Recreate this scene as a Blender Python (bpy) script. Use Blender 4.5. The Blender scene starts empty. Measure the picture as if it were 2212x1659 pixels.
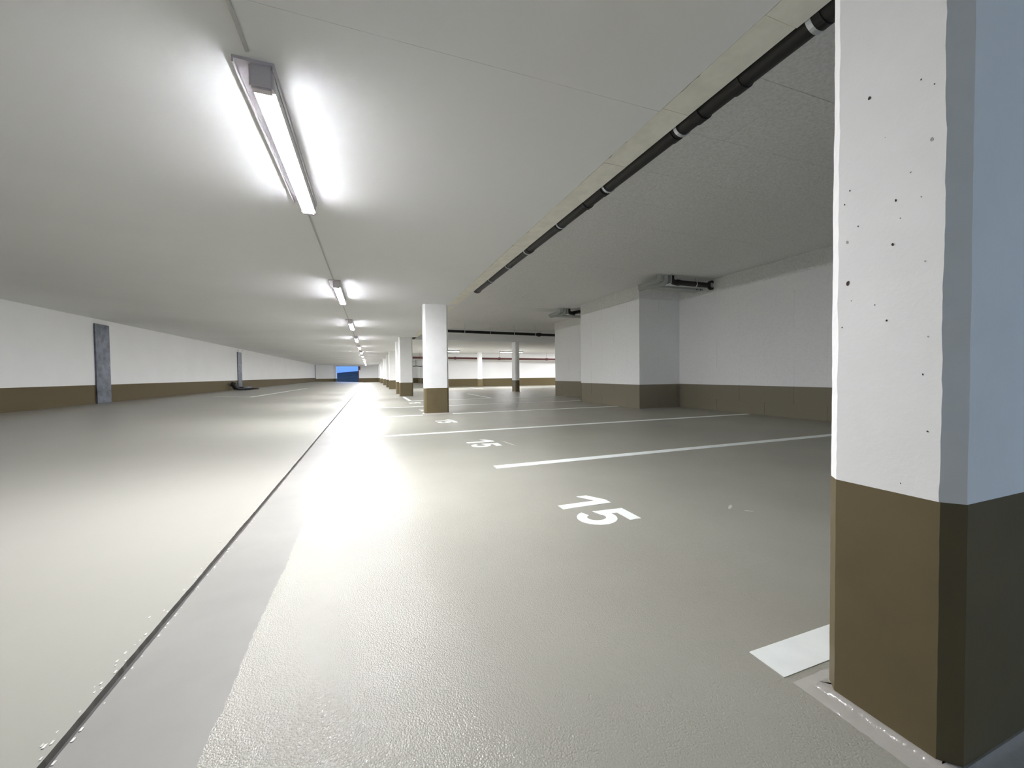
import bpy, bmesh, math, random
from mathutils import Vector, Matrix
random.seed(7)
S = bpy.context.scene
C = S.collection
PI = math.pi

# ---------------------------------------------------------------- camera, world, lights, exposure
F_PX, CAM_H = 844.45, 0.80
yaw, pitch, roll = (math.radians(a) for a in (19.963, -1.387, -0.641))
fw = Vector((math.sin(yaw)*math.cos(pitch), math.cos(yaw)*math.cos(pitch), math.sin(pitch)))
r0 = Vector((math.cos(yaw), -math.sin(yaw), 0)); u0 = r0.cross(fw)
rt = r0*math.cos(roll) + u0*math.sin(roll)
up = -r0*math.sin(roll) + u0*math.cos(roll)
cd = bpy.data.cameras.new('camera'); cam = bpy.data.objects.new('camera', cd); C.objects.link(cam)
cd.sensor_width = 36.0; cd.lens = F_PX*36.0/2212.0; cd.clip_start = 0.02; cd.clip_end = 300
M = Matrix.Identity(4)
for i in range(3):
    M[i][0], M[i][1], M[i][2] = rt[i], up[i], -fw[i]
M[2][3] = CAM_H
cam.matrix_world = M
S.camera = cam

W = bpy.data.worlds.new('sky'); S.world = W; W.use_nodes = True
bg = W.node_tree.nodes['Background']
bg.inputs['Color'].default_value = (0.44, 0.60, 0.84, 1); bg.inputs['Strength'].default_value = 4.0

def portal(name, loc, rot, sx, sy):
    L = bpy.data.lights.new(name, 'AREA'); L.shape = 'RECTANGLE'; L.size = sx; L.size_y = sy
    L.cycles.is_portal = True
    o = bpy.data.objects.new(name, L); C.objects.link(o); o.location = loc; o.rotation_euler = rot
    return o
portal('daylight_portal', (2.6, -3.18, 1.05), (-PI/2, 0, 0), 2.4, 2.1)

TUBE_STRENGTH = 400.0
TUBE_COLOR = (0.975, 0.98, 1.03)
S.view_settings.view_transform = 'Standard'
S.view_settings.look = 'None'
S.view_settings.gamma = 1.0
S.view_settings.use_curve_mapping = False
S.view_settings.exposure = 0.12
S.cycles.max_bounces = 10
S.cycles.diffuse_bounces = 7
S.cycles.glossy_bounces = 4
S.cycles.sample_clamp_indirect = 6.0
S.cycles.caustics_reflective = False

# ---------------------------------------------------------------- materials
def lin(r, g, b):
    f = lambda c: (c/255/12.92) if c/255 <= 0.04045 else ((c/255+0.055)/1.055)**2.4
    return (f(r), f(g), f(b), 1)

class Mat:
    def __init__(s, name, color, rough=0.6, metal=0.0, spec=0.5):
        s.m = bpy.data.materials.new(name); s.m.use_nodes = True
        s.nt = s.m.node_tree; s.b = s.nt.nodes['Principled BSDF']
        s.b.inputs['Base Color'].default_value = color
        s.b.inputs['Roughness'].default_value = rough
        s.b.inputs['Metallic'].default_value = metal
        s.b.inputs['Specular IOR Level'].default_value = spec
        s.color = color; s.last = None
        s.geo = s.nt.nodes.new('ShaderNodeNewGeometry')
    def noise(s, scale, detail=4, rough=0.55, stretch=None):
        n = s.nt.nodes.new('ShaderNodeTexNoise')
        n.inputs['Scale'].default_value = scale; n.inputs['Detail'].default_value = detail
        n.inputs['Roughness'].default_value = rough
        if stretch:
            mp = s.nt.nodes.new('ShaderNodeMapping'); mp.inputs['Scale'].default_value = stretch
            s.nt.links.new(s.geo.outputs['Position'], mp.inputs['Vector'])
            s.nt.links.new(mp.outputs['Vector'], n.inputs['Vector'])
        else:
            s.nt.links.new(s.geo.outputs['Position'], n.inputs['Vector'])
        return n.outputs['Fac']
    def ramp(s, src, p0, c0, p1, c1):
        r = s.nt.nodes.new('ShaderNodeValToRGB')
        e = r.color_ramp.elements
        e[0].position, e[0].color = p0, c0
        e[1].position, e[1].color = p1, c1
        s.nt.links.new(src, r.inputs['Fac']); return r.outputs['Color']
    def tint(s, src, amount, p0=0.35, p1=0.65):
        c = s.color
        a = tuple(v*(1-amount) for v in c[:3]) + (1,); b = tuple(min(1, v*(1+amount)) for v in c[:3]) + (1,)
        col = s.ramp(src, p0, a, p1, b)
        s.nt.links.new(col, s.b.inputs['Base Color']); s.last = col; return s
    def bump(s, src, strength, dist=0.002):
        b = s.nt.nodes.new('ShaderNodeBump'); b.inputs['Strength'].default_value = strength
        b.inputs['Distance'].default_value = dist
        s.nt.links.new(src, b.inputs['Height'])
        if getattr(s, 'nrm', None): s.nt.links.new(s.nrm, b.inputs['Normal'])
        s.nrm = b.outputs['Normal']
        s.nt.links.new(s.nrm, s.b.inputs['Normal']); return s
    def roughvar(s, src, lo, hi):
        m = s.nt.nodes.new('ShaderNodeMapRange')
        m.inputs['From Min'].default_value = 0.35; m.inputs['From Max'].default_value = 0.65
        m.inputs['To Min'].default_value = lo; m.inputs['To Max'].default_value = hi
        s.nt.links.new(src, m.inputs['Value']); s.nt.links.new(m.outputs[0], s.b.inputs['Roughness']); return s
    def split_z(s, z, low):
        """painted band: colour LOW under height z, the wall's own colour above (two coats of paint)"""
        sp = s.nt.nodes.new('ShaderNodeSeparateXYZ'); s.nt.links.new(s.geo.outputs['Position'], sp.inputs[0])
        lt = s.nt.nodes.new('ShaderNodeMath'); lt.operation = 'LESS_THAN'; lt.inputs[1].default_value = z
        s.nt.links.new(sp.outputs['Z'], lt.inputs[0])
        mx = s.nt.nodes.new('ShaderNodeMix'); mx.data_type = 'RGBA'
        s.nt.links.new(lt.outputs[0], mx.inputs['Factor'])
        if s.last: s.nt.links.new(s.last, mx.inputs['A'])
        else: mx.inputs['A'].default_value = s.color
        mx.inputs['B'].default_value = low
        s.nt.links.new(mx.outputs['Result'], s.b.inputs['Base Color']); return s

BAND = 0.54
BROWN = lin(96, 85, 59)
WHITE = (0.90, 0.90, 0.89, 1)

m_paint = Mat('white_paint', WHITE, 0.7, spec=0.3)
m_paint.tint(m_paint.noise(1.3), 0.02).bump(m_paint.noise(90, 3), 0.25, 0.0015)
m_colp = Mat('column_white_paint', (0.88, 0.88, 0.86, 1), 0.62, spec=0.35)
m_colp.tint(m_colp.noise(6), 0.02).bump(m_colp.noise(14, 8, 0.62), 0.35, 0.004)
m_brown = Mat('brown_band_paint', BROWN, 0.5, spec=0.4)
m_brown.tint(m_brown.noise(5, 5), 0.07).bump(m_brown.noise(60, 4), 0.2, 0.0015)
m_wall = Mat('wall_paint_two_coats', WHITE, 0.72, spec=0.3)
m_wall.tint(m_wall.noise(0.9), 0.02).bump(m_wall.noise(60, 3), 0.2, 0.0015).split_z(BAND, BROWN)
m_wall_left = Mat('left_wall_paint_two_coats', WHITE, 0.72, spec=0.3)
m_wall_left.tint(m_wall_left.noise(0.9), 0.015).bump(m_wall_left.noise(60, 3), 0.15, 0.0015).split_z(0.66, BROWN)
m_block = Mat('painted_block', (0.94, 0.94, 0.93, 1), 0.85, spec=0.2)
m_block.tint(m_block.noise(28, 6, 0.7), 0.035).bump(m_block.noise(85, 5, 0.7), 0.5, 0.003).split_z(BAND, lin(132, 125, 108))  # same brown foot paint, greyed in the colour to imitate the light on it
m_lane_ceil = Mat('smooth_ceiling_paint', (0.935, 0.94, 0.94, 1), 0.9, spec=0.05)
m_lane_ceil.tint(m_lane_ceil.noise(0.5, 3), 0.025).bump(m_lane_ceil.noise(5, 3), 0.06, 0.004)
m_board = Mat('wood_wool_board', (0.94, 0.93, 0.90, 1), 0.95, spec=0.1)
m_board.tint(m_board.noise(45, 6, 0.7), 0.14).bump(m_board.noise(70, 6, 0.75), 1.0, 0.006)
m_strip = Mat('cream_edge_board', (0.95, 0.93, 0.83, 1), 0.85, spec=0.2)
m_strip.tint(m_strip.noise(9, 5), 0.05).bump(m_strip.noise(70, 4), 0.3, 0.002)
m_gap = Mat('dark_gap', (0.05, 0.048, 0.04, 1), 0.9)
m_concrete = Mat('grey_concrete', (0.30, 0.30, 0.28, 1), 0.9); m_concrete.tint(m_concrete.noise(2, 5), 0.1)

FL = (0.305, 0.295, 0.253, 1)
m_bay = Mat('rough_glossy_bay_coating', FL, 0.55, spec=0.12)
m_bay.tint(m_bay.noise(1.1, 4), 0.05)
m_bay.bump(m_bay.noise(2.0, 3), 0.10, 0.006)
_v = m_bay.nt.nodes.new('ShaderNodeTexVoronoi'); _v.inputs['Scale'].default_value = 230
m_bay.nt.links.new(m_bay.geo.outputs['Position'], _v.inputs['Vector'])
_g = m_bay.nt.nodes.new('ShaderNodeMath'); _g.operation = 'MULTIPLY_ADD'; _g.inputs[1].default_value = -0.8
m_bay.nt.links.new(_v.outputs['Distance'], _g.inputs[0]); m_bay.nt.links.new(m_bay.noise(120, 3, 0.6), _g.inputs[2])
m_bay.bump(_g.outputs[0], 1.0, 0.0015)
m_bay.b.inputs['Coat Weight'].default_value = 0.4
m_bay.b.inputs['Coat Roughness'].default_value = 0.15
m_bay.nt.links.new(m_bay.nrm, m_bay.b.inputs['Coat Normal'])
m_lane = Mat('smooth_lane_coating', (0.265, 0.258, 0.225, 1), 0.38, spec=0.35)
m_lane.tint(m_lane.noise(0.8, 4), 0.03)
m_lane.bump(m_lane.noise(1.2, 3), 0.25, 0.008).bump(m_lane.noise(160, 2), 0.12, 0.001)
m_gutter = Mat('gutter_strip_coating', (0.22, 0.211, 0.194, 1), 0.45, spec=0.25)
m_gutter.tint(m_gutter.noise(2.5, 5), 0.06).bump(m_gutter.noise(3, 3), 0.2, 0.006)
m_groove = Mat('groove_sealant', (0.035, 0.03, 0.028, 1), 0.6)
m_cove = Mat('glossy_grey_cove', (0.36, 0.34, 0.31, 1), 0.2, spec=0.7)
m_cove.bump(m_cove.noise(40, 4), 0.6, 0.006)
m_line = Mat('white_road_paint', (0.80, 0.83, 0.80, 1), 0.45, spec=0.4)
m_line.tint(m_line.noise(12, 5), 0.03).bump(m_line.noise(200, 2), 0.3, 0.001)
m_black = Mat('black_cast_pipe', (0.012, 0.011, 0.010, 1), 0.5, spec=0.35)
m_black.bump(m_black.noise(60, 4), 0.4, 0.002)
m_clamp = Mat('galvanised_clamp', (0.62, 0.65, 0.68, 1), 0.35, metal=0.8)
m_steel = Mat('galvanised_sheet', (0.11, 0.125, 0.15, 1), 0.45, metal=0.55)
m_steel.tint(m_steel.noise(5, 6), 0.3).roughvar(m_steel.noise(9, 3), 0.3, 0.55)
m_red = Mat('dark_red_pipe_paint', (0.085, 0.018, 0.018, 1), 0.45)
m_pvc = Mat('pale_grey_plastic', (0.42, 0.44, 0.42, 1), 0.5)
m_cap = Mat('grey_plastic_cap', (0.62, 0.58, 0.60, 1), 0.5)
m_tray = Mat('grey_enamel_tray', (0.55, 0.52, 0.56, 1), 0.45)
m_conduit = Mat('grey_conduit', (0.45, 0.45, 0.43, 1), 0.5)
m_rubber = Mat('black_rubber', (0.01, 0.009, 0.009, 1), 0.6)
m_pit = Mat('dark_pit', (0.05, 0.03, 0.025, 1), 0.9)
m_pitw = Mat('shallow_pit', (0.45, 0.45, 0.44, 1), 0.9)
m_crumb = Mat('pale_coating_chips', (0.55, 0.54, 0.50, 1), 0.5)
m_scuff = Mat('pale_floor_scuff', (0.42, 0.40, 0.36, 1), 0.3)
m_ramp = Mat('dark_wet_ramp', (0.012, 0.02, 0.028, 1), 0.9, spec=0.05); m_ramp.tint(m_ramp.noise(1.5, 5), 0.3)
m_out = Mat('outdoor_wall_render', (0.30, 0.48, 0.88, 1), 0.8)
m_tube = bpy.data.materials.new('lit_tube'); m_tube.use_nodes = True
_p = m_tube.node_tree.nodes['Principled BSDF']
_p.inputs['Base Color'].default_value = (0.9, 0.9, 0.9, 1)
_p.inputs['Emission Color'].default_value = TUBE_COLOR + (1,)
_p.inputs['Emission Strength'].default_value = TUBE_STRENGTH

def mm(m): return m.m if isinstance(m, Mat) else m

# ---------------------------------------------------------------- helpers
def obj(name, bm, m, parent=None, smooth=False):
    me = bpy.data.meshes.new(name)
    bmesh.ops.recalc_face_normals(bm, faces=bm.faces[:])
    bm.to_mesh(me); bm.free()
    me.materials.append(mm(m))
    if smooth:
        for p in me.polygons: p.use_smooth = True
        try: me.set_sharp_from_angle(angle=math.radians(40))
        except Exception: pass
    o = bpy.data.objects.new(name, me); C.objects.link(o)
    if parent: o.parent = parent
    return o
def tag(o, label, cat, group=None):
    o['label'] = label; o['category'] = cat
    if group: o['group'] = group
    return o
def struct(name, bm, m, parent=None, label=None, smooth=False):
    o = obj(name, bm, m, parent, smooth)
    if not parent: o['kind'] = 'structure'
    if label: o['label'] = label
    return o
def thing(name, label, cat, loc=(0,0,0), group=None):
    o = bpy.data.objects.new(name, None); C.objects.link(o); o.location = loc
    o.empty_display_size = 0.1
    return tag(o, label, cat, group)
def dup(root, loc, label, rotz=None):
    r = root.copy(); C.objects.link(r); r.location = loc
    if rotz is not None: r.rotation_euler = (0, 0, rotz)
    r['label'] = label
    for ch in list(root.children):
        c = ch.copy(); C.objects.link(c); c.parent = r
        for g in list(ch.children):
            d = g.copy(); C.objects.link(d); d.parent = c
    return r
def bx(bm, x0, x1, y0, y1, z0, z1):
    v = [bm.verts.new(p) for p in ((x0,y0,z0),(x1,y0,z0),(x1,y1,z0),(x0,y1,z0),(x0,y0,z1),(x1,y0,z1),(x1,y1,z1),(x0,y1,z1))]
    for f in ((0,1,2,3),(4,5,6,7),(0,1,5,4),(1,2,6,5),(2,3,7,6),(3,0,4,7)):
        bm.faces.new([v[i] for i in f])
    return bm
def box(*a): return bx(bmesh.new(), *a)
def bevelled(x0, x1, y0, y1, z0, z1, w=0.004, seg=2):
    bm = box(x0, x1, y0, y1, z0, z1)
    bmesh.ops.bevel(bm, geom=bm.edges[:], offset=w, segments=seg, affect='EDGES', profile=0.5)
    return bm
def tube(bm, pts, r, n=16, caps=True):
    pts = [Vector(p) for p in pts]
    rs = r if isinstance(r, (list, tuple)) else [r]*len(pts)
    rings = []; ref = None
    for i, p in enumerate(pts):
        a = pts[max(i-1, 0)]; b = pts[min(i+1, len(pts)-1)]
        d = (b-a).normalized()
        if ref is None:
            ref = Vector((0,0,1)) if abs(d.z) < 0.9 else Vector((1,0,0))
        s = d.cross(ref).normalized(); ref = s.cross(d).normalized()
        rings.append([bm.verts.new(p + (s*math.cos(2*PI*k/n) + ref*math.sin(2*PI*k/n))*rs[i]) for k in range(n)])
    for A, B in zip(rings, rings[1:]):
        for k in range(n):
            bm.faces.new((A[k], A[(k+1)%n], B[(k+1)%n], B[k]))
    if caps:
        bm.faces.new(rings[0]); bm.faces.new(rings[-1])
    return bm
def ring_band(bm, c, axis, r0, r1, w, n=24):
    """hollow band around a pipe"""
    c = Vector(c); d = Vector(axis).normalized()
    ref = Vector((0,0,1)); s = d.cross(ref).normalized(); t = s.cross(d)
    L = []
    for off, r in ((-w/2, r0), (-w/2, r1), (w/2, r1), (w/2, r0)):
        L.append([bm.verts.new(c + d*off + (s*math.cos(2*PI*k/n)+t*math.sin(2*PI*k/n))*r) for k in range(n)])
    for i in range(4):
        A, B = L[i], L[(i+1)%4]
        for k in range(n): bm.faces.new((A[k], A[(k+1)%n], B[(k+1)%n], B[k]))
    return bm
def prism(outline, z0, z1, bm=None):
    bm = bm or bmesh.new()
    a = [bm.verts.new((x, y, z0)) for x, y in outline]; b = [bm.verts.new((x, y, z1)) for x, y in outline]
    n = len(outline)
    for i in range(n): bm.faces.new((a[i], a[(i+1)%n], b[(i+1)%n], b[i]))
    bm.faces.new(a[::-1]); bm.faces.new(b)
    return bm

# ---------------------------------------------------------------- dimensions (metres; camera at x=0 y=0)
CEIL, BAYC = 2.26, 2.75
LANE_L, SLAB_R, STRIP_R, WALL_R = -6.2, 1.548, 1.735, 6.80
YN, YF = -7.0, 55.0
GX0, GX1, EDGE = -0.662, -0.638, -0.352
SLOPE = 0.038
def lane_z(x): return SLOPE*(GX0 - x)

# ---- floor
floor = bpy.data.objects.new('floor', None); C.objects.link(floor); floor['kind'] = 'structure'; floor.empty_display_size = .1
def floor_piece(name, m, fn_left, fn_right, zf, ys, bottom=-0.3, label=None):
    bm = bmesh.new(); rows = []
    for y in ys:
        xl, xr = fn_left(y), fn_right(y)
        rows.append([bm.verts.new((xl, y, zf(xl))), bm.verts.new((xr, y, zf(xr))), bm.verts.new((xr, y, bottom)), bm.verts.new((xl, y, bottom))])
    for A, B in zip(rows, rows[1:]):
        for k in range(4): bm.faces.new((A[k], A[(k+1)%4], B[(k+1)%4], B[k]))
    bm.faces.new(rows[0]); bm.faces.new(rows[-1])
    o = obj(name, bm, m, floor)
    if label: o['label'] = label
    return o
ys = [YN] + [y/50 for y in range(20, 400)] + [8 + k*0.25 for k in range(0, 188)] + [YF]
ys = sorted(set(ys))
rj = {y: random.uniform(-1, 1) for y in ys}
def wob(y, a): return a*(0.5*math.sin(y*7.3)+0.3*math.sin(y*17.1+1)) + a*0.6*rj[y]
floor_piece('driving_lane', m_lane, lambda y: LANE_L-0.3, lambda y: GX0 + wob(y, 0.0014), lane_z, ys, label='smooth grey-beige coated driving lane left of the groove')
floor_piece('gutter_strip', m_gutter, lambda y: GX1 - wob(y, 0.0014), lambda y: EDGE+0.02, lambda x: 0.0, ys, label='smooth narrow strip beside the dark groove')
floor_piece('groove_bed', m_groove, lambda y: GX0-0.01, lambda y: GX1+0.01, lambda x: -0.02, [YN, YF], label='dark joint sealant in the groove')
BZ = 0.0025
floor_piece('bay_floor', m_bay, lambda y: EDGE + wob(y, 0.006), lambda y: 16.2, lambda x: BZ, ys, bottom=-0.01, label='glossy textured grey-brown coating of the parking bays')
floor_piece('bay_subfloor', m_concrete, lambda y: EDGE+0.04, lambda y: 16.4, lambda x: -0.015, [YN, YF+2])
# crumbs of coating along the groove
bm = bmesh.new()
for k in range(150):
    y = 0.95 + random.random()**1.8*5; side = random.choice((-1, 1))
    x = (GX0-0.004-abs(random.gauss(0, 0.012)) if side < 0 else GX1+0.003+abs(random.gauss(0, 0.004)))
    s = random.uniform(0.001, 0.0028); z = lane_z(x) if side < 0 else 0
    bx(bm, x-s, x+s, y-s*2.2, y+s*2.2, z-0.001, z+s*0.6)
o = obj('coating_crumbs', bm, m_crumb, floor); o['kind'] = 'stuff'

# ---- ceilings
ceiling = bpy.data.objects.new('ceiling', None); C.objects.link(ceiling); ceiling['kind'] = 'structure'; ceiling.empty_display_size = .1
for a, b in ((YN, 1.7992), (1.8008, YF+1.0)):
    o = obj('lane_slab', box(LANE_L-0.3, SLAB_R, a, b, CEIL, 2.95), m_lane_ceil, ceiling); o['label'] = 'smooth white low ceiling slab over the driving lane'
obj('slab_joint', box(LANE_L-0.3, SLAB_R-0.01, 1.79, 1.81, CEIL+0.004, 2.9), m_concrete, ceiling)
o = obj('cross_aisle_slab', box(SLAB_R+0.005, 16.2, 16.3, 27.6, CEIL, 2.94), m_lane_ceil, ceiling); o['label'] = 'low white ceiling slab over the cross aisle'
obj('bay_slab', box(SLAB_R+0.002, 16.2, -3.4, 16.3, BAYC+0.05, 2.955), m_concrete, ceiling)
obj('far_slab', box(SLAB_R+0.005, 16.2, 27.6, YF+1, CEIL+0.1, 2.95), m_lane_ceil, ceiling)
# insulation boards under the bay slab
BW, BL = 0.615, 1.95
protos = {}
def board(x0, x1, y0, y1):
    key = (round(x1-x0, 3), round(y1-y0, 3))
    if key not in protos:
        b = box(0.0012, key[0]-0.0012, 0.0012, key[1]-0.0012, 0, 0.049)
        es = [e for e in b.edges if all(v.co.z < 1e-6 for v in e.verts)]
        bmesh.ops.bevel(b, geom=es, offset=0.002, segments=1, affect='EDGES')
        protos[key] = obj('insulation_board', b, m_board, ceiling); p = protos[key]
    else:
        p = bpy.data.objects.new('insulation_board', protos[key].data); C.objects.link(p); p.parent = ceiling
    p.location = (x0, y0, BAYC + random.choice((0, 0, 0.001, 0.002)))
ycuts = [-2.39 + BW*k for k in range(40)]
row = 0
for y in ycuts:
    y1 = min(y+BW, 16.29)
    if y >= 16.2: break
    if y < -2.5: continue
    xr = 6.9 if y < 13.6 else 10.6
    x = STRIP_R+0.02; nxt = (2.84 if row % 2 else 3.66)
    while x < xr - 0.05:
        e = min(nxt, xr); board(x, e, y, y1); x = e; nxt = e + BL
    row += 1
obj('bay_soffit', box(STRIP_R+0.02, 6.9, -3.3, -2.39, BAYC, BAYC+0.05), m_board, ceiling)
obj('bay_soffit', box(10.6, 16.2, 13.5, 16.29, BAYC, BAYC+0.05), m_board, ceiling)

# cream boards along the slab edge
trim = bpy.data.objects.new('trim_1', None); C.objects.link(trim); trim['kind'] = 'structure'; trim.empty_display_size = .1
def edge_board(y0, y1):
    pts = []; n = max(3, int((y1-y0)/0.02)); chip = 0
    for k in range(n+1):
        y = y0 + (y1-y0)*k/n
        if chip <= 0 and random.random() < 0.035: chip = random.randint(1, 3); dpt = random.uniform(0.004, 0.013)
        d = 0.0035 + random.uniform(0, 0.0012)
        if chip > 0: d += dpt*random.uniform(.5, 1); chip -= 1
        pts.append((SLAB_R + d, y))
    pts[0] = (pts[0][0]+random.uniform(0, .006), y0)
    xr = STRIP_R + random.uniform(-0.002, 0.002)
    pts += [(xr, y1), (xr, y0)]
    bm = prism(pts, CEIL + random.uniform(0.0, 0.003), BAYC+0.05)
    return obj('edge_board', bm, m_strip, trim)
cuts = [-0.6, 0.0, 0.59, 1.18, 1.777, 2.36, 2.952, 3.56, 4.18, 4.86, 5.5, 6.1, 6.75, 7.4, 8.07]
for a, b in zip(cuts, cuts[1:]): edge_board(a+0.0015, b-0.0015)
c = 8.36
while c < 15.2:
    edge_board(c+0.002, min(c+0.595, 15.28)-0.002); c += 0.595
obj('edge_backing', box(SLAB_R, STRIP_R-0.01, -3.2, 16.29, CEIL+0.012, BAYC+0.05), m_gap, trim)
obj('column_head', box(SLAB_R+0.001, STRIP_R, 8.072, 8.358, CEIL, BAYC+0.05), m_lane_ceil, trim)

# ---- walls
struct('wall_left', box(LANE_L-0.25, LANE_L, YN, YF, -0.2, 2.5), m_wall_left, label='long white left wall with a brown painted foot')
struct('wall_back', box(LANE_L-0.3, 1.2, YN-0.2, YN, -0.2, 2.95), m_wall, label='white wall behind the viewer')
struct('wall_back_2', box(1.2, 1.4, YN, -3.2, -0.2, 2.95), m_wall)
struct('wall_back_3', box(3.8, 6.8, -3.4, -3.2, -0.2, 2.95), m_wall)
struct('wall_back_4', box(1.4, 3.8, -3.4, -3.2, 2.1, 2.95), m_wall)

def block_wall(name, axis, fixed, a0, a1, ztop, sign, offs, thick=0.12, label=None, full=True):
    """wall of large painted blocks. axis 'y': wall along y at x=fixed, face towards sign*x; axis 'x': along x at y=fixed"""
    t = bpy.data.objects.new(name, None); C.objects.link(t); t['kind'] = 'structure'; t.empty_display_size = .1
    if label: t['label'] = label
    lo, hi = (fixed, fixed+thick) if sign < 0 else (fixed-thick, fixed)
    dd = 0.007
    blo, bhi = (fixed+dd, fixed+thick+0.05) if sign < 0 else (fixed-thick-0.05, fixed-dd)
    mk = (lambda u0, u1, p0, p1, z0, z1: box(p0, p1, u0, u1, z0, z1)) if axis == 'y' else (lambda u0, u1, p0, p1, z0, z1: box(u0, u1, p0, p1, z0, z1))
    obj('mortar_bed', mk(a0+0.004, a1-0.004, blo, bhi, -0.1, ztop), m_block, t)
    zs = [-0.1, 0.235, 0.885, 1.535, 2.185, ztop]
    for r, (z0, z1) in enumerate(zip(zs, zs[1:])):
        off = offs + (0.53 if r % 2 == 0 else 0.0)
        k = math.floor((a0-off)/1.05); u = off + k*1.05
        while u < a1:
            p, q = max(u, a0), min(u+1.05, a1)
            if q-p > 0.03:
                j = random.uniform(-0.0012, 0.0012)
                g = 0.0028
                l2, h2 = (lo+j, hi) if sign < 0 else (lo, hi+j)
                bm = mk(p + (g if p > a0 else 0), q - (g if q < a1 else 0), l2, h2, z0+g, z1-(g if z1 < ztop else 0))
                obj('block', bm, m_block, t)
            u += 1.05
    return t
ZW = 2.46
block_wall('wall_right', 'y', WALL_R, -1.5, 7.256, ZW, -1, 4.625-0.0, label='white block wall with brown-grey foot right of the bays')
block_wall('wall_right_2', 'y', 5.67, 7.25, 9.8, ZW, -1, 4.02+1.05*3, label='face of the projecting block pier')
block_wall('wall_right_3', 'x', 7.25, 5.672, 6.815, ZW, -1, 5.67, label='shaded flank of the projecting block pier')
block_wall('wall_right_4', 'y', 6.72, 9.8, 13.6, ZW, -1, 4.6, label='set-back block wall beyond the pier')
struct('wall_right_5', box(5.74, 16.2, 9.9, 9.95, -0.1, 2.8), m_wall)
struct('wall_right_6', box(6.8, 16.2, 13.5, 13.6, -0.1, 2.8), m_wall)
struct('wall_right_7', box(WALL_R, WALL_R+0.2, -3.4, -1.5, -0.1, 2.8), m_wall)
struct('wall_right_8', box(16.1, 16.3, 13.6, YF, -0.1, 2.9), m_wall)
# insulation flange above the block walls
trim2 = bpy.data.objects.new('trim_2', None); C.objects.link(trim2); trim2['kind'] = 'structure'; trim2.empty_display_size = .1
for a in ((WALL_R-0.012, WALL_R+0.1, -3.1, 7.235), (5.658, 5.80, 7.238, 9.81), (5.80, 6.80, 7.238, 7.30), (6.708, 6.80, 9.81, 13.6)):
    obj('flange_board', box(*a, ZW, BAYC+0.04), m_board, trim2)

# hall back wall (slightly skew) and the deeper recess behind the column row
def quad_wall(name, p, q, z0, z1, th, m, label=None):
    p, q = Vector(p), Vector(q); n = Vector((-(q-p).y, (q-p).x)).normalized()*th
    return struct(name, prism([tuple(p), tuple(q), tuple(q+n), tuple(p+n)], z0, z1), m, label=label)
quad_wall('wall_far', (4.95, 26.9), (16.2, 24.9), -0.1, 2.4, 0.2, m_wall, 'grey-white end wall of the cross aisle')
struct('wall_far_2', box(4.95, 5.15, 27.0, 44.0, -0.1, 2.5), m_wall)
struct('wall_far_3', box(1.6, 5.15, 43.9, 44.1, -0.1, 2.5), m_wall, label='dim wall at the end of the recess behind the columns')
# end wall of the lane and the opening to the ramp
struct('wall_end', box(-1.42, 1.8, YF, YF+0.3, -0.1, 2.5), m_wall, label='grey-white wall closing the far end of the lane')
struct('wall_end_2', box(1.6, 1.8, 43.9, YF, -0.1, 2.5), m_wall)
struct('wall_end_3', box(-4.3, -4.07, YF-0.6, YF+1.5, -0.1, 2.5), m_wall)
quad_wall('wall_end_4', (-6.25, 53.0), (-4.15, 54.6), -0.1, 2.5, 0.2, m_wall)
struct('wall_end_5', box(-4.3, -1.42, YF+0.2, YF+0.5, 2.10, 2.6), m_wall)
struct('trim_3', bx(box(-1.425, -1.33, YF-0.02, YF+0.02, -0.05, 2.1), -1.33, -1.16, YF-0.08, YF-0.0, 1.62, 2.08), m_red, label='dark red frame edge and box at the right of the far opening')
# ramp yard outside
bm = bmesh.new()
prof = [(YF-0.2, -0.04), (58.0, 0.0), (60, 0.12), (64, 0.50), (70, 1.0)]
L = [[bm.verts.new((x, y, z*(1.18 if x < -3 else 1.91))) for x in (-7, 0.6)] for y, z in prof]
Lb = [[bm.verts.new((x, y, -0.4)) for x in (-7, 0.6)] for y, z in prof]
for A, B in zip(L, L[1:]): bm.faces.new((A[0], A[1], B[1], B[0]))
for A, B in zip(Lb, Lb[1:]): bm.faces.new((A[0], A[1], B[1], B[0]))
for s in (0, 1):
    for i in range(4): bm.faces.new((L[i][s], L[i+1][s], Lb[i+1][s], Lb[i][s]))
bm.faces.new((L[0][0], L[0][1], Lb[0][1], Lb[0][0])); bm.faces.new((L[-1][0], L[-1][1], Lb[-1][1], Lb[-1][0]))
struct('floor_ramp', bm, m_ramp, label='dark ramp climbing to daylight beyond the opening')
struct('wall_outside', box(-7.4, 1.0, 70, 70.4, -0.3, 5.5), m_out, label='blue daylit wall at the top of the ramp')
struct('wall_outside_2', box(-7.4, -7.0, 56.3, 70, -0.3, 5.5), m_out)
struct('wall_outside_3', box(0.6, 1.0, 56.3, 70, -0.3, 5.5), m_out)

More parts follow.
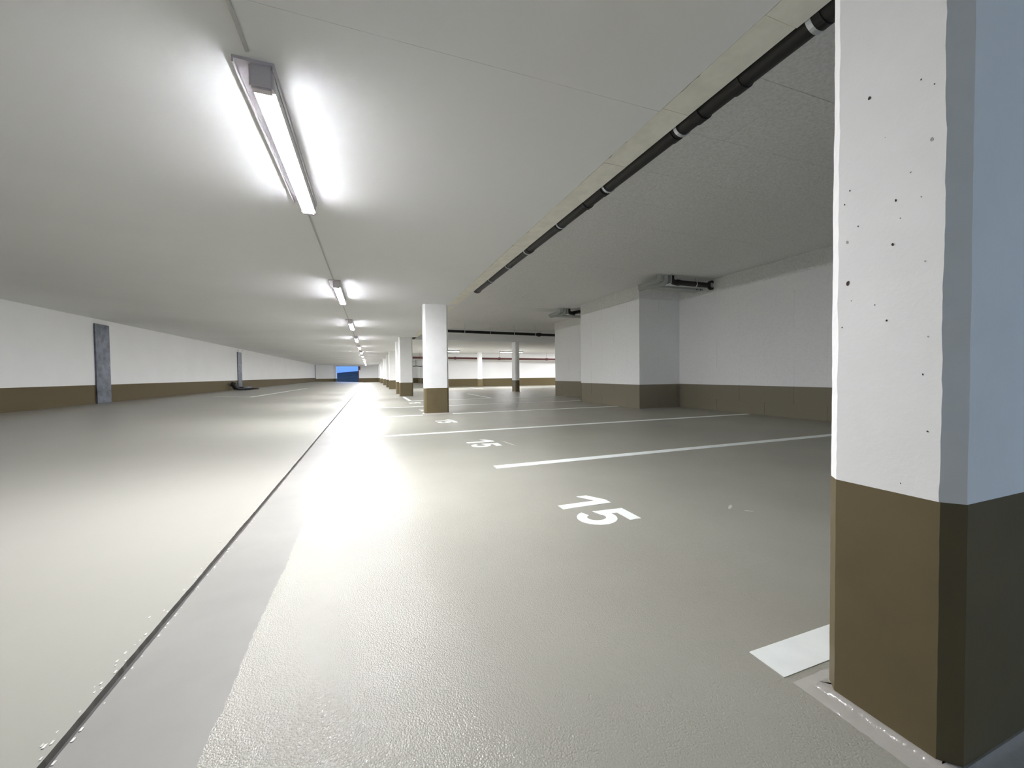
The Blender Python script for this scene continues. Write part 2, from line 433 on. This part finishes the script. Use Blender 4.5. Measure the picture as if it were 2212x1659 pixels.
# ---------------------------------------------------------------- columns
H_COL = CEIL
def col_outline(w, d, ch, r=0.0):
    j = lambda: random.uniform(-r, r)
    a, b, c_, e, f, g, h, i = (ch + j() for _ in range(8))
    return [(0+a, 0), (w-b, 0), (w, c_), (w, d-e), (w-f, d), (g, d), (0, d-h), (0, i)]
def lofted(w, d, ch, z0, z1, step, r, grow=0.0):
    bm = bmesh.new(); n = max(1, int(round((z1-z0)/step))); rows = []
    cur = [0.0]*8
    for k in range(n+1):
        z = z0 + (z1-z0)*k/n
        cur = [v*0.7 + random.uniform(-r, r) for v in cur]
        a, b, c_, e, f, g, h, i = (ch + v for v in cur)
        o = [(a, 0), (w-b, 0), (w, c_), (w, d-e), (w-f, d), (g, d), (0, d-h), (0, i)]
        o = [(x + (grow if x > w/2 else -grow), y + (grow if y > d/2 else -grow)) for x, y in o]
        rows.append([bm.verts.new((x, y, z)) for x, y in o])
    for A, B in zip(rows, rows[1:]):
        for k in range(8): bm.faces.new((A[k], A[(k+1)%8], B[(k+1)%8], B[k]))
    bm.faces.new(rows[0]); bm.faces.new(rows[-1])
    return bm
def cove_mesh(w, d, wd=0.042, ht=0.022, jit=0.004):
    bm = bmesh.new(); rows = []
    prof = [(-0.03, ht), (0.004, ht), (0.006, ht*0.75), (wd*0.35, ht*0.42), (wd*0.8, 0.006), (wd, 0.001)]
    base = [(0, 0), (w, 0), (w, d), (0, d)]
    pts = []
    for (ax, ay), (bx_, by_) in zip(base, base[1:]+base[:1]):
        n = 14
        for k in range(n): pts.append((ax+(bx_-ax)*k/n, ay+(by_-ay)*k/n))
    for off, z in prof:
        ring = []
        for i, (x, y) in enumerate(pts):
            nx = -1 if x < 1e-6 else (1 if x > w-1e-6 else 0); ny = -1 if y < 1e-6 else (1 if y > d-1e-6 else 0)
            o2 = off + (random.uniform(-jit, jit) if off > 0.01 else 0)
            ring.append(bm.verts.new((x + nx*o2, y + ny*o2, z + BZ + (random.uniform(-.001, .001) if off > .01 and z > .002 else 0))))
        rows.append(ring)
    n = len(pts)
    for A, B in zip(rows, rows[1:]):
        for k in range(n): bm.faces.new((A[k], A[(k+1)%n], B[(k+1)%n], B[k]))
    last = [bm.verts.new((v.co.x, v.co.y, 0.0)) for v in rows[-1]]
    for k in range(n): bm.faces.new((rows[-1][k], rows[-1][(k+1)%n], last[(k+1)%n], last[k]))
    return bm
def make_column(w, d, loc, label, group, near=False):
    t = thing('concrete_column', label, 'column', loc, group)
    step, r = (0.02, 0.0012) if near else (0.4, 0.0015)
    ch = 0.028 if near else 0.035
    obj('shaft', lofted(w, d, ch, BAND, H_COL+0.001, step, r), m_colp, t)
    obj('painted_band', lofted(w, d, ch, 0.0, BAND, step, r*0.4, 0.0006), m_brown, t)
    obj('floor_cove', cove_mesh(w, d), m_cove, t, smooth=True)
    return t
CW, CD, CX0 = 0.498, 0.236, 1.046
G1 = 'columns in the row along the lane'
near = make_column(CW, CD, (CX0, 0.402, 0), 'nearest white column with brown foot, filling the right edge, pitted face', G1, True)
# blow holes in the lane-side face of the near column (y, z)
pits = [(0.552,1.4,3.6,1),(0.466,1.38,1.6,1),(0.446,1.357,1.5,1),(0.523,1.298,1,0),(0.449,1.252,3.4,0),(0.588,1.214,1.6,1),
 (0.598,1.186,1.8,1),(0.504,1.157,2.2,1),(0.496,1.117,1.1,1),(0.571,1.127,1.8,1),(0.592,1.097,3,0),(0.508,1.066,3.0,1),
 (0.590,1.003,5.2,1),(0.463,1.147,1.8,0),(0.517,0.907,2.0,1),(0.538,0.944,1.2,1),(0.583,0.961,1.0,1),(0.456,1.017,1.8,0),
 (0.457,0.791,1.8,1),(0.449,0.677,1.8,1),(0.490,0.562,1.2,1),(0.601,0.902,1.3,1),(0.450,0.866,1.6,0),(0.480,1.204,1.7,0)]
for y, z, s, dark in pits:
    bm = bmesh.new(); n = 9; rr = [s/1000*random.uniform(0.6, 1.15) for _ in range(n)]
    c_ = bm.verts.new((0.0, 0.0, 0.0)); lp = []
    for k in range(n):
        a = 2*PI*k/n
        lp.append(bm.verts.new((-0.0007, rr[k]*math.cos(a)*0.8, rr[k]*math.sin(a)*1.2)))
    c_.co = (-0.0001, 0, 0)
    bk = [bm.verts.new((0.002, v.co.y*0.9, v.co.z*0.9)) for v in lp]; cb = bm.verts.new((0.003, 0, 0))
    for k in range(n):
        bm.faces.new((c_, lp[k], lp[(k+1)%n])); bm.faces.new((lp[k], lp[(k+1)%n], bk[(k+1)%n], bk[k])); bm.faces.new((cb, bk[k], bk[(k+1)%n]))
    o = obj('blow_hole', bm, m_pit if dark else m_pitw, near); o.location = (0, y-0.402, z)
c2 = make_column(CW, CD, (CX0, 8.105, 0), 'second column of the lane row, white on brown, standing alone mid picture', G1)
rows_y = [(15.28, 'third column of the lane row, at the corner of the cross aisle'),
 (17.35, 'fourth column of the lane row, close behind the third'),
 (23.8, 'fifth column of the lane row, wide white face beyond the close pair'),
 (28.0, 'sixth column of the lane row, just left of the fifth'),
 (34.6, 'seventh column of the lane row, far down the lane'),
 (43.5, 'eighth column of the lane row, small and distant'),
 (50.6, 'farthest column of the lane row, beside the end wall')]
for y, lb in rows_y: dup(c2, (CX0, y, 0), lb)
ca = make_column(0.2, 0.5, (6.14, 16.42, 0), 'slim white column at the near edge of the cross aisle, lit on its left side', 'columns in the cross aisle')
cb = make_column(0.28, 0.22, (6.50, 24.2, 0), 'bright white column deep in the cross aisle before the end wall', 'columns in the cross aisle')

# ---------------------------------------------------------------- floor markings
LT = 0.0016
def line_obj(x0, x1, y0, y1, label, z=BZ):
    o = obj('bay_line', box(x0, x1, y0, y1, z-0.001, z+LT), m_line)
    return tag(o, label, 'floor marking', 'white lines between the parking bays')
line_obj(1.0, WALL_R-0.02, 0.70, 0.80, 'white bay line passing just behind the nearest column')
line_obj(1.0, WALL_R-0.02, 3.15, 3.257, 'long white bay line beyond the nearest number')
line_obj(0.065, WALL_R-0.08, 5.37, 5.475, 'long white bay line reaching toward the lane before the second column')
line_obj(0.07, 0.992, 7.955, 8.055, 'short white line between the lane and the second column')
line_obj(1.60, 5.64, 7.975, 8.075, 'white bay line running from the second column to the pier')
line_obj(0.08, WALL_R-0.1, 10.2, 10.29, 'thin white bay line behind the second column')
line_obj(1.22, 6.7, 12.62, 12.70, 'faint white bay line meeting the lengthwise stripe')
line_obj(1.13, 1.23, 12.72, 15.18, 'white stripe running lengthwise to the foot of the third column')
line_obj(3.86, 3.95, 12.9, 16.3, 'faint lengthwise white line at the entry of the cross aisle')
line_obj(5.9, 5.98, 21.0, 26.2, 'faint lengthwise white line beside the deep column')
def lane_line(pts, label):
    bm = bmesh.new()
    a = [bm.verts.new((x, y, lane_z(x)+0.0018)) for x, y in pts]; b = [bm.verts.new((x, y, lane_z(x)-0.002)) for x, y in pts]
    bm.faces.new(a); bm.faces.new(b)
    for i in range(4): bm.faces.new((a[i], a[(i+1)%4], b[(i+1)%4], b[i]))
    tag(obj('lane_line', bm, m_line), label, 'floor marking', 'thin lines on the left of the lane')
lane_line([(-3.93, 15.7), (-3.82, 15.7), (-3.50, 26.3), (-3.62, 26.3)], 'thin white line lengthwise on the left of the lane')
lane_line([(-4.95, 15.72), (-3.94, 15.70), (-3.94, 15.79), (-4.95, 15.81)], 'faint short crosswise line joining the left lane line')
# numbers: u = to the right (towards -y), v = up (towards +x)
def number(yc, label):
    t = thing('bay_number', label, 'floor number', (1.056, yc, 0), 'numbers painted in the bays')
    def put(name, outline, off):
        # u,v in metres
        bm = prism([(v, -(u+off)) for u, v in outline], BZ-0.001, BZ+LT)
        bm.normal_update()
        bmesh.ops.triangulate(bm, faces=[f for f in bm.faces if len(f.verts) > 4], ngon_method='EAR_CLIP')
        obj(name, bm, m_line, t)
    one = [(0.115, 0), (0.185, 0), (0.185, 0.329), (0.122, 0.329), (0.004, 0.258), (0.004, 0.188), (0.115, 0.255)]
    put('digit_one', one, -0.245)
    H = 0.33
    cxx, cyy = 0.10, 0.112
    out = [(0.022, H), (0.198, H), (0.198, H-0.07), (0.078, H-0.07), (0.072, 0.212)]
    for k in range(0, 21):   # outer bowl clockwise from top-left to lower left
        a = math.radians(112 - k*(112+158)/20)
        out.append((cxx + 0.106*math.cos(a), cyy + 0.112*math.sin(a)))
    for k in range(0, 17):
        a = math.radians(-154 + k*(154+128)/16)
        out.append((cxx - 0.004 + 0.045*math.cos(a), cyy + 0.054*math.sin(a)))
    out += [(0.008, 0.138)]
    put('digit_five', out, 0.025)
    return t
number(1.985, 'large white number 15 in the nearest bay')
number(4.385, 'white number 15 in the second bay, beyond the first bay line')
number(6.735, 'white number 15 just in front of the second column')
number(9.13, 'small white number half hidden at the left of the second column foot')
number(11.72, 'tiny white number far off, left of the second column')

# floor scuffs
def scuff(pts, label):
    bm = prism(pts, BZ-0.0005, BZ+0.0004)
    tag(obj('floor_scuff', bm, m_scuff), label, 'floor mark', 'pale scuffs on the bay floor')
def streak(x, y, L, w, a):
    dx, dy = math.cos(a), math.sin(a); P = []
    for k in range(9): s = -L/2+L*k/8; ww = w*(1-abs(2*k/8-1)**2)*random.uniform(.6, 1)+.0008; P.append((x+dx*s-dy*ww, y+dy*s+dx*ww))
    for k in range(8, -1, -1): s = -L/2+L*k/8; ww = w*(1-abs(2*k/8-1)**2)*random.uniform(.6, 1)+.0008; P.append((x+dx*s+dy*ww, y+dy*s-dx*ww))
    return P
scuff(streak(1.99, 1.72, 0.09, 0.010, 0.6), 'longer pale scuff on the floor right of the nearest number')
scuff(streak(2.03, 1.63, 0.05, 0.006, -0.8), 'small pale scuff nearer the big column')
scuff(streak(1.50, 4.28, 0.40, 0.008, -1.45), 'faint curved scuff beside the second bay number')

# ---------------------------------------------------------------- luminaires
def make_light(L=1.56):
    t = thing('tube_light', '', 'ceiling light', (0, 0, 0), 'ceiling lights')
    # shallow open tray: plate with two lips
    bm = bmesh.new()
    bx(bm, -0.094, 0.062, -L/2, L/2, CEIL-0.012, CEIL)
    bx(bm, -0.100, -0.092, -L/2, L/2, CEIL-0.030, CEIL)
    bx(bm, 0.062, 0.070, -L/2, L/2, CEIL-0.030, CEIL)
    obj('tray', bm, m_tray, t)
    # slim body under the tray, shallow lit diffuser below it
    y0, y1 = -L/2+0.03, L/2-0.03
    XC, HW, zb, DP, n = 0.012, 0.046, CEIL-0.092, 0.0088, 16
    obj('body', box(XC-HW, XC+HW, y0, y1, zb, CEIL-0.012), m_paint, t)
    prof = [(XC - HW*math.cos(PI*k/n), zb - 0.0005 - DP*math.sin(PI*k/n)) for k in range(n+1)]
    bm = bmesh.new()
    A = [[bm.verts.new((x, y, z)) for x, z in prof] for y in (y0, y1)]
    for k in range(n): bm.faces.new((A[0][k], A[0][k+1], A[1][k+1], A[1][k]))
    bm.faces.new((A[0][0], A[0][n], A[1][n], A[1][0])); bm.faces.new(A[0]); bm.faces.new(A[1])
    obj('diffuser', bm, m_tube, t, smooth=True)
    for s in (-1, 1):
        y0 = s*(L/2-0.01)
        bm = bmesh.new()
        bx(bm, -0.038, 0.062, min(y0, y0-s*0.055), max(y0, y0-s*0.055), CEIL-0.116, CEIL-0.0121)
        bmesh.ops.bevel(bm, geom=[e for e in bm.edges if abs(e.verts[0].co.z-e.verts[1].co.z) < 1e-5 and e.verts[0].co.z < CEIL-0.1 or abs(e.verts[0].co.z-e.verts[1].co.z) > 0.05], offset=0.010, segments=2, affect='EDGES')
        obj('end_cap', bm, m_cap, t)
    return t
LX = -0.462
ords = ['nearest', 'second', 'third', 'fourth', 'fifth', 'sixth', 'seventh', 'eighth', 'ninth', 'tenth', 'eleventh', 'farthest']
lt = make_light()
Y0, DY = 2.90, 4.37
for i, n in enumerate(ords):
    lb = f'{n} lit tube light of the row over the lane' if i else 'nearest lit tube light of the lane row, long and blazing white'
    if i == 0: lt.location = (LX, Y0, 0); lt['label'] = lb
    else: dup(lt, (LX, Y0+DY*i, 0), lb)
dup(lt, (4.15, 22.4, 0), 'lit tube light in the cross aisle right beside the second column', PI/2)
dup(lt, (8.30, 22.9, 0), 'lit tube light in the cross aisle behind the slim column', PI/2)
dup(lt, (12.6, 22.9, 0), 'tube light in the cross aisle hidden by the block walls', PI/2)
# conduit linking the lane lights
tcc = thing('cable_conduit', 'thin grey cable conduit joining the lights on the lane ceiling', 'conduit')
for i in range(-1, len(ords)-1):
    a = Y0 + DY*i + 0.84; b = Y0 + DY*(i+1) - 0.84
    if i < 0: a = -2
    obj('conduit_length', tube(bmesh.new(), [(-0.486, a, CEIL-0.009), (-0.486, b, CEIL-0.009)], 0.008, 10), m_conduit, tcc)

# ---------------------------------------------------------------- pipes
def clamp(parent, c, axis, r, ztop, w=0.022, mt=None):
    bm = ring_band(bmesh.new(), c, axis, r+0.001, r+0.006, w)
    o = obj('pipe_clamp', bm, mt or m_clamp, parent)
    bm = tube(bmesh.new(), [(c[0], c[1], c[2]+r+0.004), (c[0], c[1], ztop)], 0.005, 8)
    obj('hanger_rod', bm, mt or m_clamp, o)
def arc(p, c0, c1, n=7):
    return None
t = thing('drain_pipe', 'thick black drain pipe hung along the edge of the lane slab', 'pipe', (0, 0, 0))
PX, PZ, PR = 1.862, 2.345, 0.060
bm = bmesh.new()
bend = [(PX, 6.93 + 0.12*math.sin(a), PZ + 0.12 - 0.12*math.cos(a)) for a in [k*PI/2/7 for k in range(8)]]
tube(bm, [(PX, -4, PZ), (PX, 6.93, PZ)] + bend[1:] + [(PX, 7.05, BAYC)], PR, 24)
obj('pipe_run', bm, m_black, t, smooth=True)
for y, hw in ((0.62, .03), (1.56, .035), (1.82, .03), (3.1, .02), (4.45, .03), (6.10, .03), (6.88, .03)):
    bm = ring_band(bmesh.new(), (PX, y, PZ), (0,1,0), PR, PR+0.007, hw*2)
    obj('pipe_coupling', bm, m_black, t)
for y in (0.38, 1.18, 1.965, 2.765, 3.60, 4.50, 5.19, 6.03):
    clamp(t, (PX, y, PZ), (0,1,0), PR+0.001, BAYC)
for y in (1.19, 2.00, 2.80, 3.635):
    bm = ring_band(bmesh.new(), (PX, y-0.03 if y < 1.5 else y+0.03, PZ), (0,1,0), PR, PR+0.005, 0.05); obj('pipe_coupling', bm, m_black, t)

t = thing('cross_pipe', 'black pipe crossing under the ceiling in front of the cross aisle', 'pipe', (0, 0, 0))
P2Y, P2R = 14.35, 0.052
zz = lambda x: 2.425 - (x-2.7)*0.008
bm = tube(bmesh.new(), [(1.95, P2Y-0.05, zz(1.95)), (9.5, P2Y+0.2, zz(9.5))], P2R, 16)
obj('pipe_run', bm, m_black, t, smooth=True)
yy = lambda x: P2Y-0.05 + 0.25*(x-1.95)/7.55
for x in (3.35, 4.35, 5.35, 6.25, 7.15): clamp(t, (x, yy(x), zz(x)), (1,0,0), P2R, BAYC)
bm = bmesh.new()
ring_band(bm, (6.42, yy(6.42), zz(6.42)), (1,0,0), P2R, P2R+0.016, 0.16)
tube(bm, [(6.42, yy(6.42), zz(6.42)), (6.42, yy(6.42), zz(6.42)-0.085)], 0.035, 12)
obj('pipe_coupling', bm, m_black, t)

t = thing('sprinkler_pipe', 'dark red pipe running along the end wall of the cross aisle', 'pipe', (0, 0, 0))
ry = lambda x: 26.3 - (x-2)*0.155
rz = lambda x: 1.985 - (x-2)*0.0155
bm = tube(bmesh.new(), [(1.8, ry(1.8), rz(1.8)), (15.5, ry(15.5), rz(15.5))], 0.065, 12)
obj('pipe_run', bm, m_red, t, smooth=True)
for x in (5.35, 8.3, 11.6):
    bm = ring_band(bmesh.new(), (x, ry(x), rz(x)), (1,-.155,0), 0.065, 0.09, 0.14); obj('pipe_coupling', bm, m_red, t)
for x in (3.1, 8.3, 11.6): clamp(t, (x, ry(x), rz(x)), (1,-.155,0), 0.07, CEIL, 0.04, m_red)
bm = tube(bmesh.new(), [(3.55, 25.9, 0), (3.55, 25.9, rz(3.55)-0.08)], 0.05, 12)
tag(obj('red_riser', bm, m_red, None, True), 'upright dark red pipe beside the left edge of the second column', 'pipe')

# pipe group by the pier (black branch + grey plastic branch)
def branch(ox, oy, name_lb, oz=2.62, ring=True, curved=False):
    t = thing('branch_pipes', name_lb, 'pipe', (ox, oy, 0), 'branch pipes under the bay ceiling')
    r = 0.052
    pts = [(0, -0.02, BAYC), (0, 0, BAYC-0.05)] + [(0.0+0.09*(1-math.cos(a)), 0, oz+0.09-0.09*math.sin(a)) for a in [k*PI/2/6 for k in range(7)]]
    xe = 0.98
    pts = pts + ([(0.35, 0, oz+0.05), (0.6, 0, oz+0.05), (0.8, 0, oz+0.01)] if curved else []) + [(xe, 0, oz)]
    obj('pipe_run', tube(bmesh.new(), pts, r, 16), m_black, t, smooth=True)
    obj('pipe_coupling', ring_band(bmesh.new(), (0.17, 0, oz), (1,0,0), r, r+0.009, 0.07), m_black, t)
    clamp(t, (0.62, 0, oz+(0.05 if curved else 0)), (1,0,0), r, BAYC, 0.018)
    if ring:
        # tee end with an open collar facing the viewer
        bm = bmesh.new()
        ring_band(bm, (xe+0.045, -0.02, oz), (0.12,-1,0), 0.056, 0.095, 0.055, 24)
        obj('end_collar', bm, m_black, t)
        bm = tube(bmesh.new(), [(xe+0.045, 0.02, oz), (xe+0.045, -0.03, oz)], 0.056, 16); obj('collar_plug', bm, m_pvc, t)
    g = t
    rr = 0.055
    obj('grey_pipe', tube(bmesh.new(), [(-0.12, 0.02, BAYC), (-0.12, 0.02, oz+0.02), (-0.14, 0.05, oz-0.02), (-0.22, 0.32, oz-0.03), (-0.30, 0.60, oz-0.03)], [rr, rr, rr, 0.045, 0.045], 16), m_pvc, g, smooth=True)
    obj('grey_pipe', tube(bmesh.new(), [(-0.30, 0.0, BAYC), (-0.30, 0.0, oz+0.03), (-0.34, 0.05, oz-0.01), (-0.42, 0.45, oz-0.02)], [rr, rr, 0.05, 0.04], 16), m_pvc, g, smooth=True)
    obj('bracket_plate', box(-0.06, -0.05+0.012, -0.06, 0.10, oz-0.03, BAYC), m_pvc, g)
    obj('support_tray', bevelled(-0.18, 1.0, 0.16, 0.42, oz-0.075, oz-0.035, 0.008), m_pvc, g)
    for x in (0.82, 0.92):
        obj('bolt', tube(bmesh.new(), [(x, 0.15, oz-0.065), (x, 0.17, oz-0.065)], 0.012, 8), m_black, g)
    return t
branch(5.72, 6.32, 'short black pipe with round open collar and grey pipes, under the ceiling before the pier')
branch(5.62, 10.45, 'bent black pipe with pale grey pipes at the ceiling, the farther of the two groups', ring=False, curved=True)

# far hose/pipe under the recess ceiling
t = thing('far_branch_pipe', 'tiny black bent pipe on the dim recess wall between the columns', 'pipe', (3.95, 40.0, 0))
obj('pipe_run', tube(bmesh.new(), [(-0.1, 0, 1.92), (-0.05, 0, 1.80), (0.1, 0, 1.74), (0.5, 0, 1.76), (0.9, 0, 1.70), (1.0, 0, 1.75)], 0.045, 10), m_black, t, True)
obj('hanger_rod', tube(bmesh.new(), [(0.4, 0, 1.76), (0.4, 0, 2.36)], 0.02, 8), m_black, t)
tag(obj('white_riser', tube(bmesh.new(), [(4.82, 40, 0.0), (4.82, 40, 1.6)], 0.03, 10), m_pvc, None, True), 'thin pale upright pipe in the recess beside the second column', 'pipe')

# ---------------------------------------------------------------- sheet-metal covers on the left wall
zl = lane_z(LANE_L)
def cover(y0, y1, z1, label, lean=0.0):
    t = thing('steel_cover', label, 'steel cover', (LANE_L, y0, 0), 'grey steel covers on the left wall')
    bm = bevelled(0.001, 0.035, 0, y1-y0, zl-0.002, z1, 0.003, 1)
    obj('sheet', bm, m_steel, t)
    for z in (0.5, 1.1, 1.6):
        for y in (0.05, y1-y0-0.05):
            obj('screw', tube(bmesh.new(), [(0.034, y, z), (0.038, y, z)], 0.009, 8), m_black, t)
    return t
cover(12.24, 12.78, 2.14, 'wide dark grey steel strip standing on the left wall')
k = cover(22.98, 23.62, 2.08, 'narrow grey steel strip farther along the left wall, black hose at its foot')
bm = bmesh.new()
bmp = [(0.08, 0.05), (0.62, 0.0), (0.80, 0.30), (0.85, 0.95), (0.08, 0.60)]
tag(obj('metal_foot', prism([(LANE_L+x*0.55, 22.6+y) for x, y in bmp], zl-0.03, zl+0.13), m_steel), 'grey metal foot at the bottom of the farther steel strip', 'metal foot')
cover(52.2, 52.5, 2.2, 'far thin dark strip at the end of the left wall')
bm = bmesh.new()
tube(bm, [(-6.12, 21.75, zl+0.30), (-6.02, 21.75, zl+0.26), (-5.96, 21.78, zl+0.10), (-5.85, 21.85, zl+0.05), (-5.62, 22.1, zl+0.03), (-5.40, 22.25, zl+0.04), (-5.2, 22.5, zl+0.03)], [0.11, 0.12, 0.10, 0.06, 0.05, 0.045, 0.03], 14)
tag(obj('black_hose', bm, m_rubber, None, True), 'black hose lying curled at the foot of the farther steel strip', 'hose')
for y, z in ((23.2, 2.17), (23.85, 2.19)):
    bm = tube(bmesh.new(), [(LANE_L-0.01, y, z), (LANE_L+0.006, y, z)], 0.035, 8)
    tag(obj('anchor_hole', bm, m_pit), 'dark anchor hole in the left wall above the narrow steel strip, ' + ('left one' if y < 23.5 else 'right one'), 'hole')
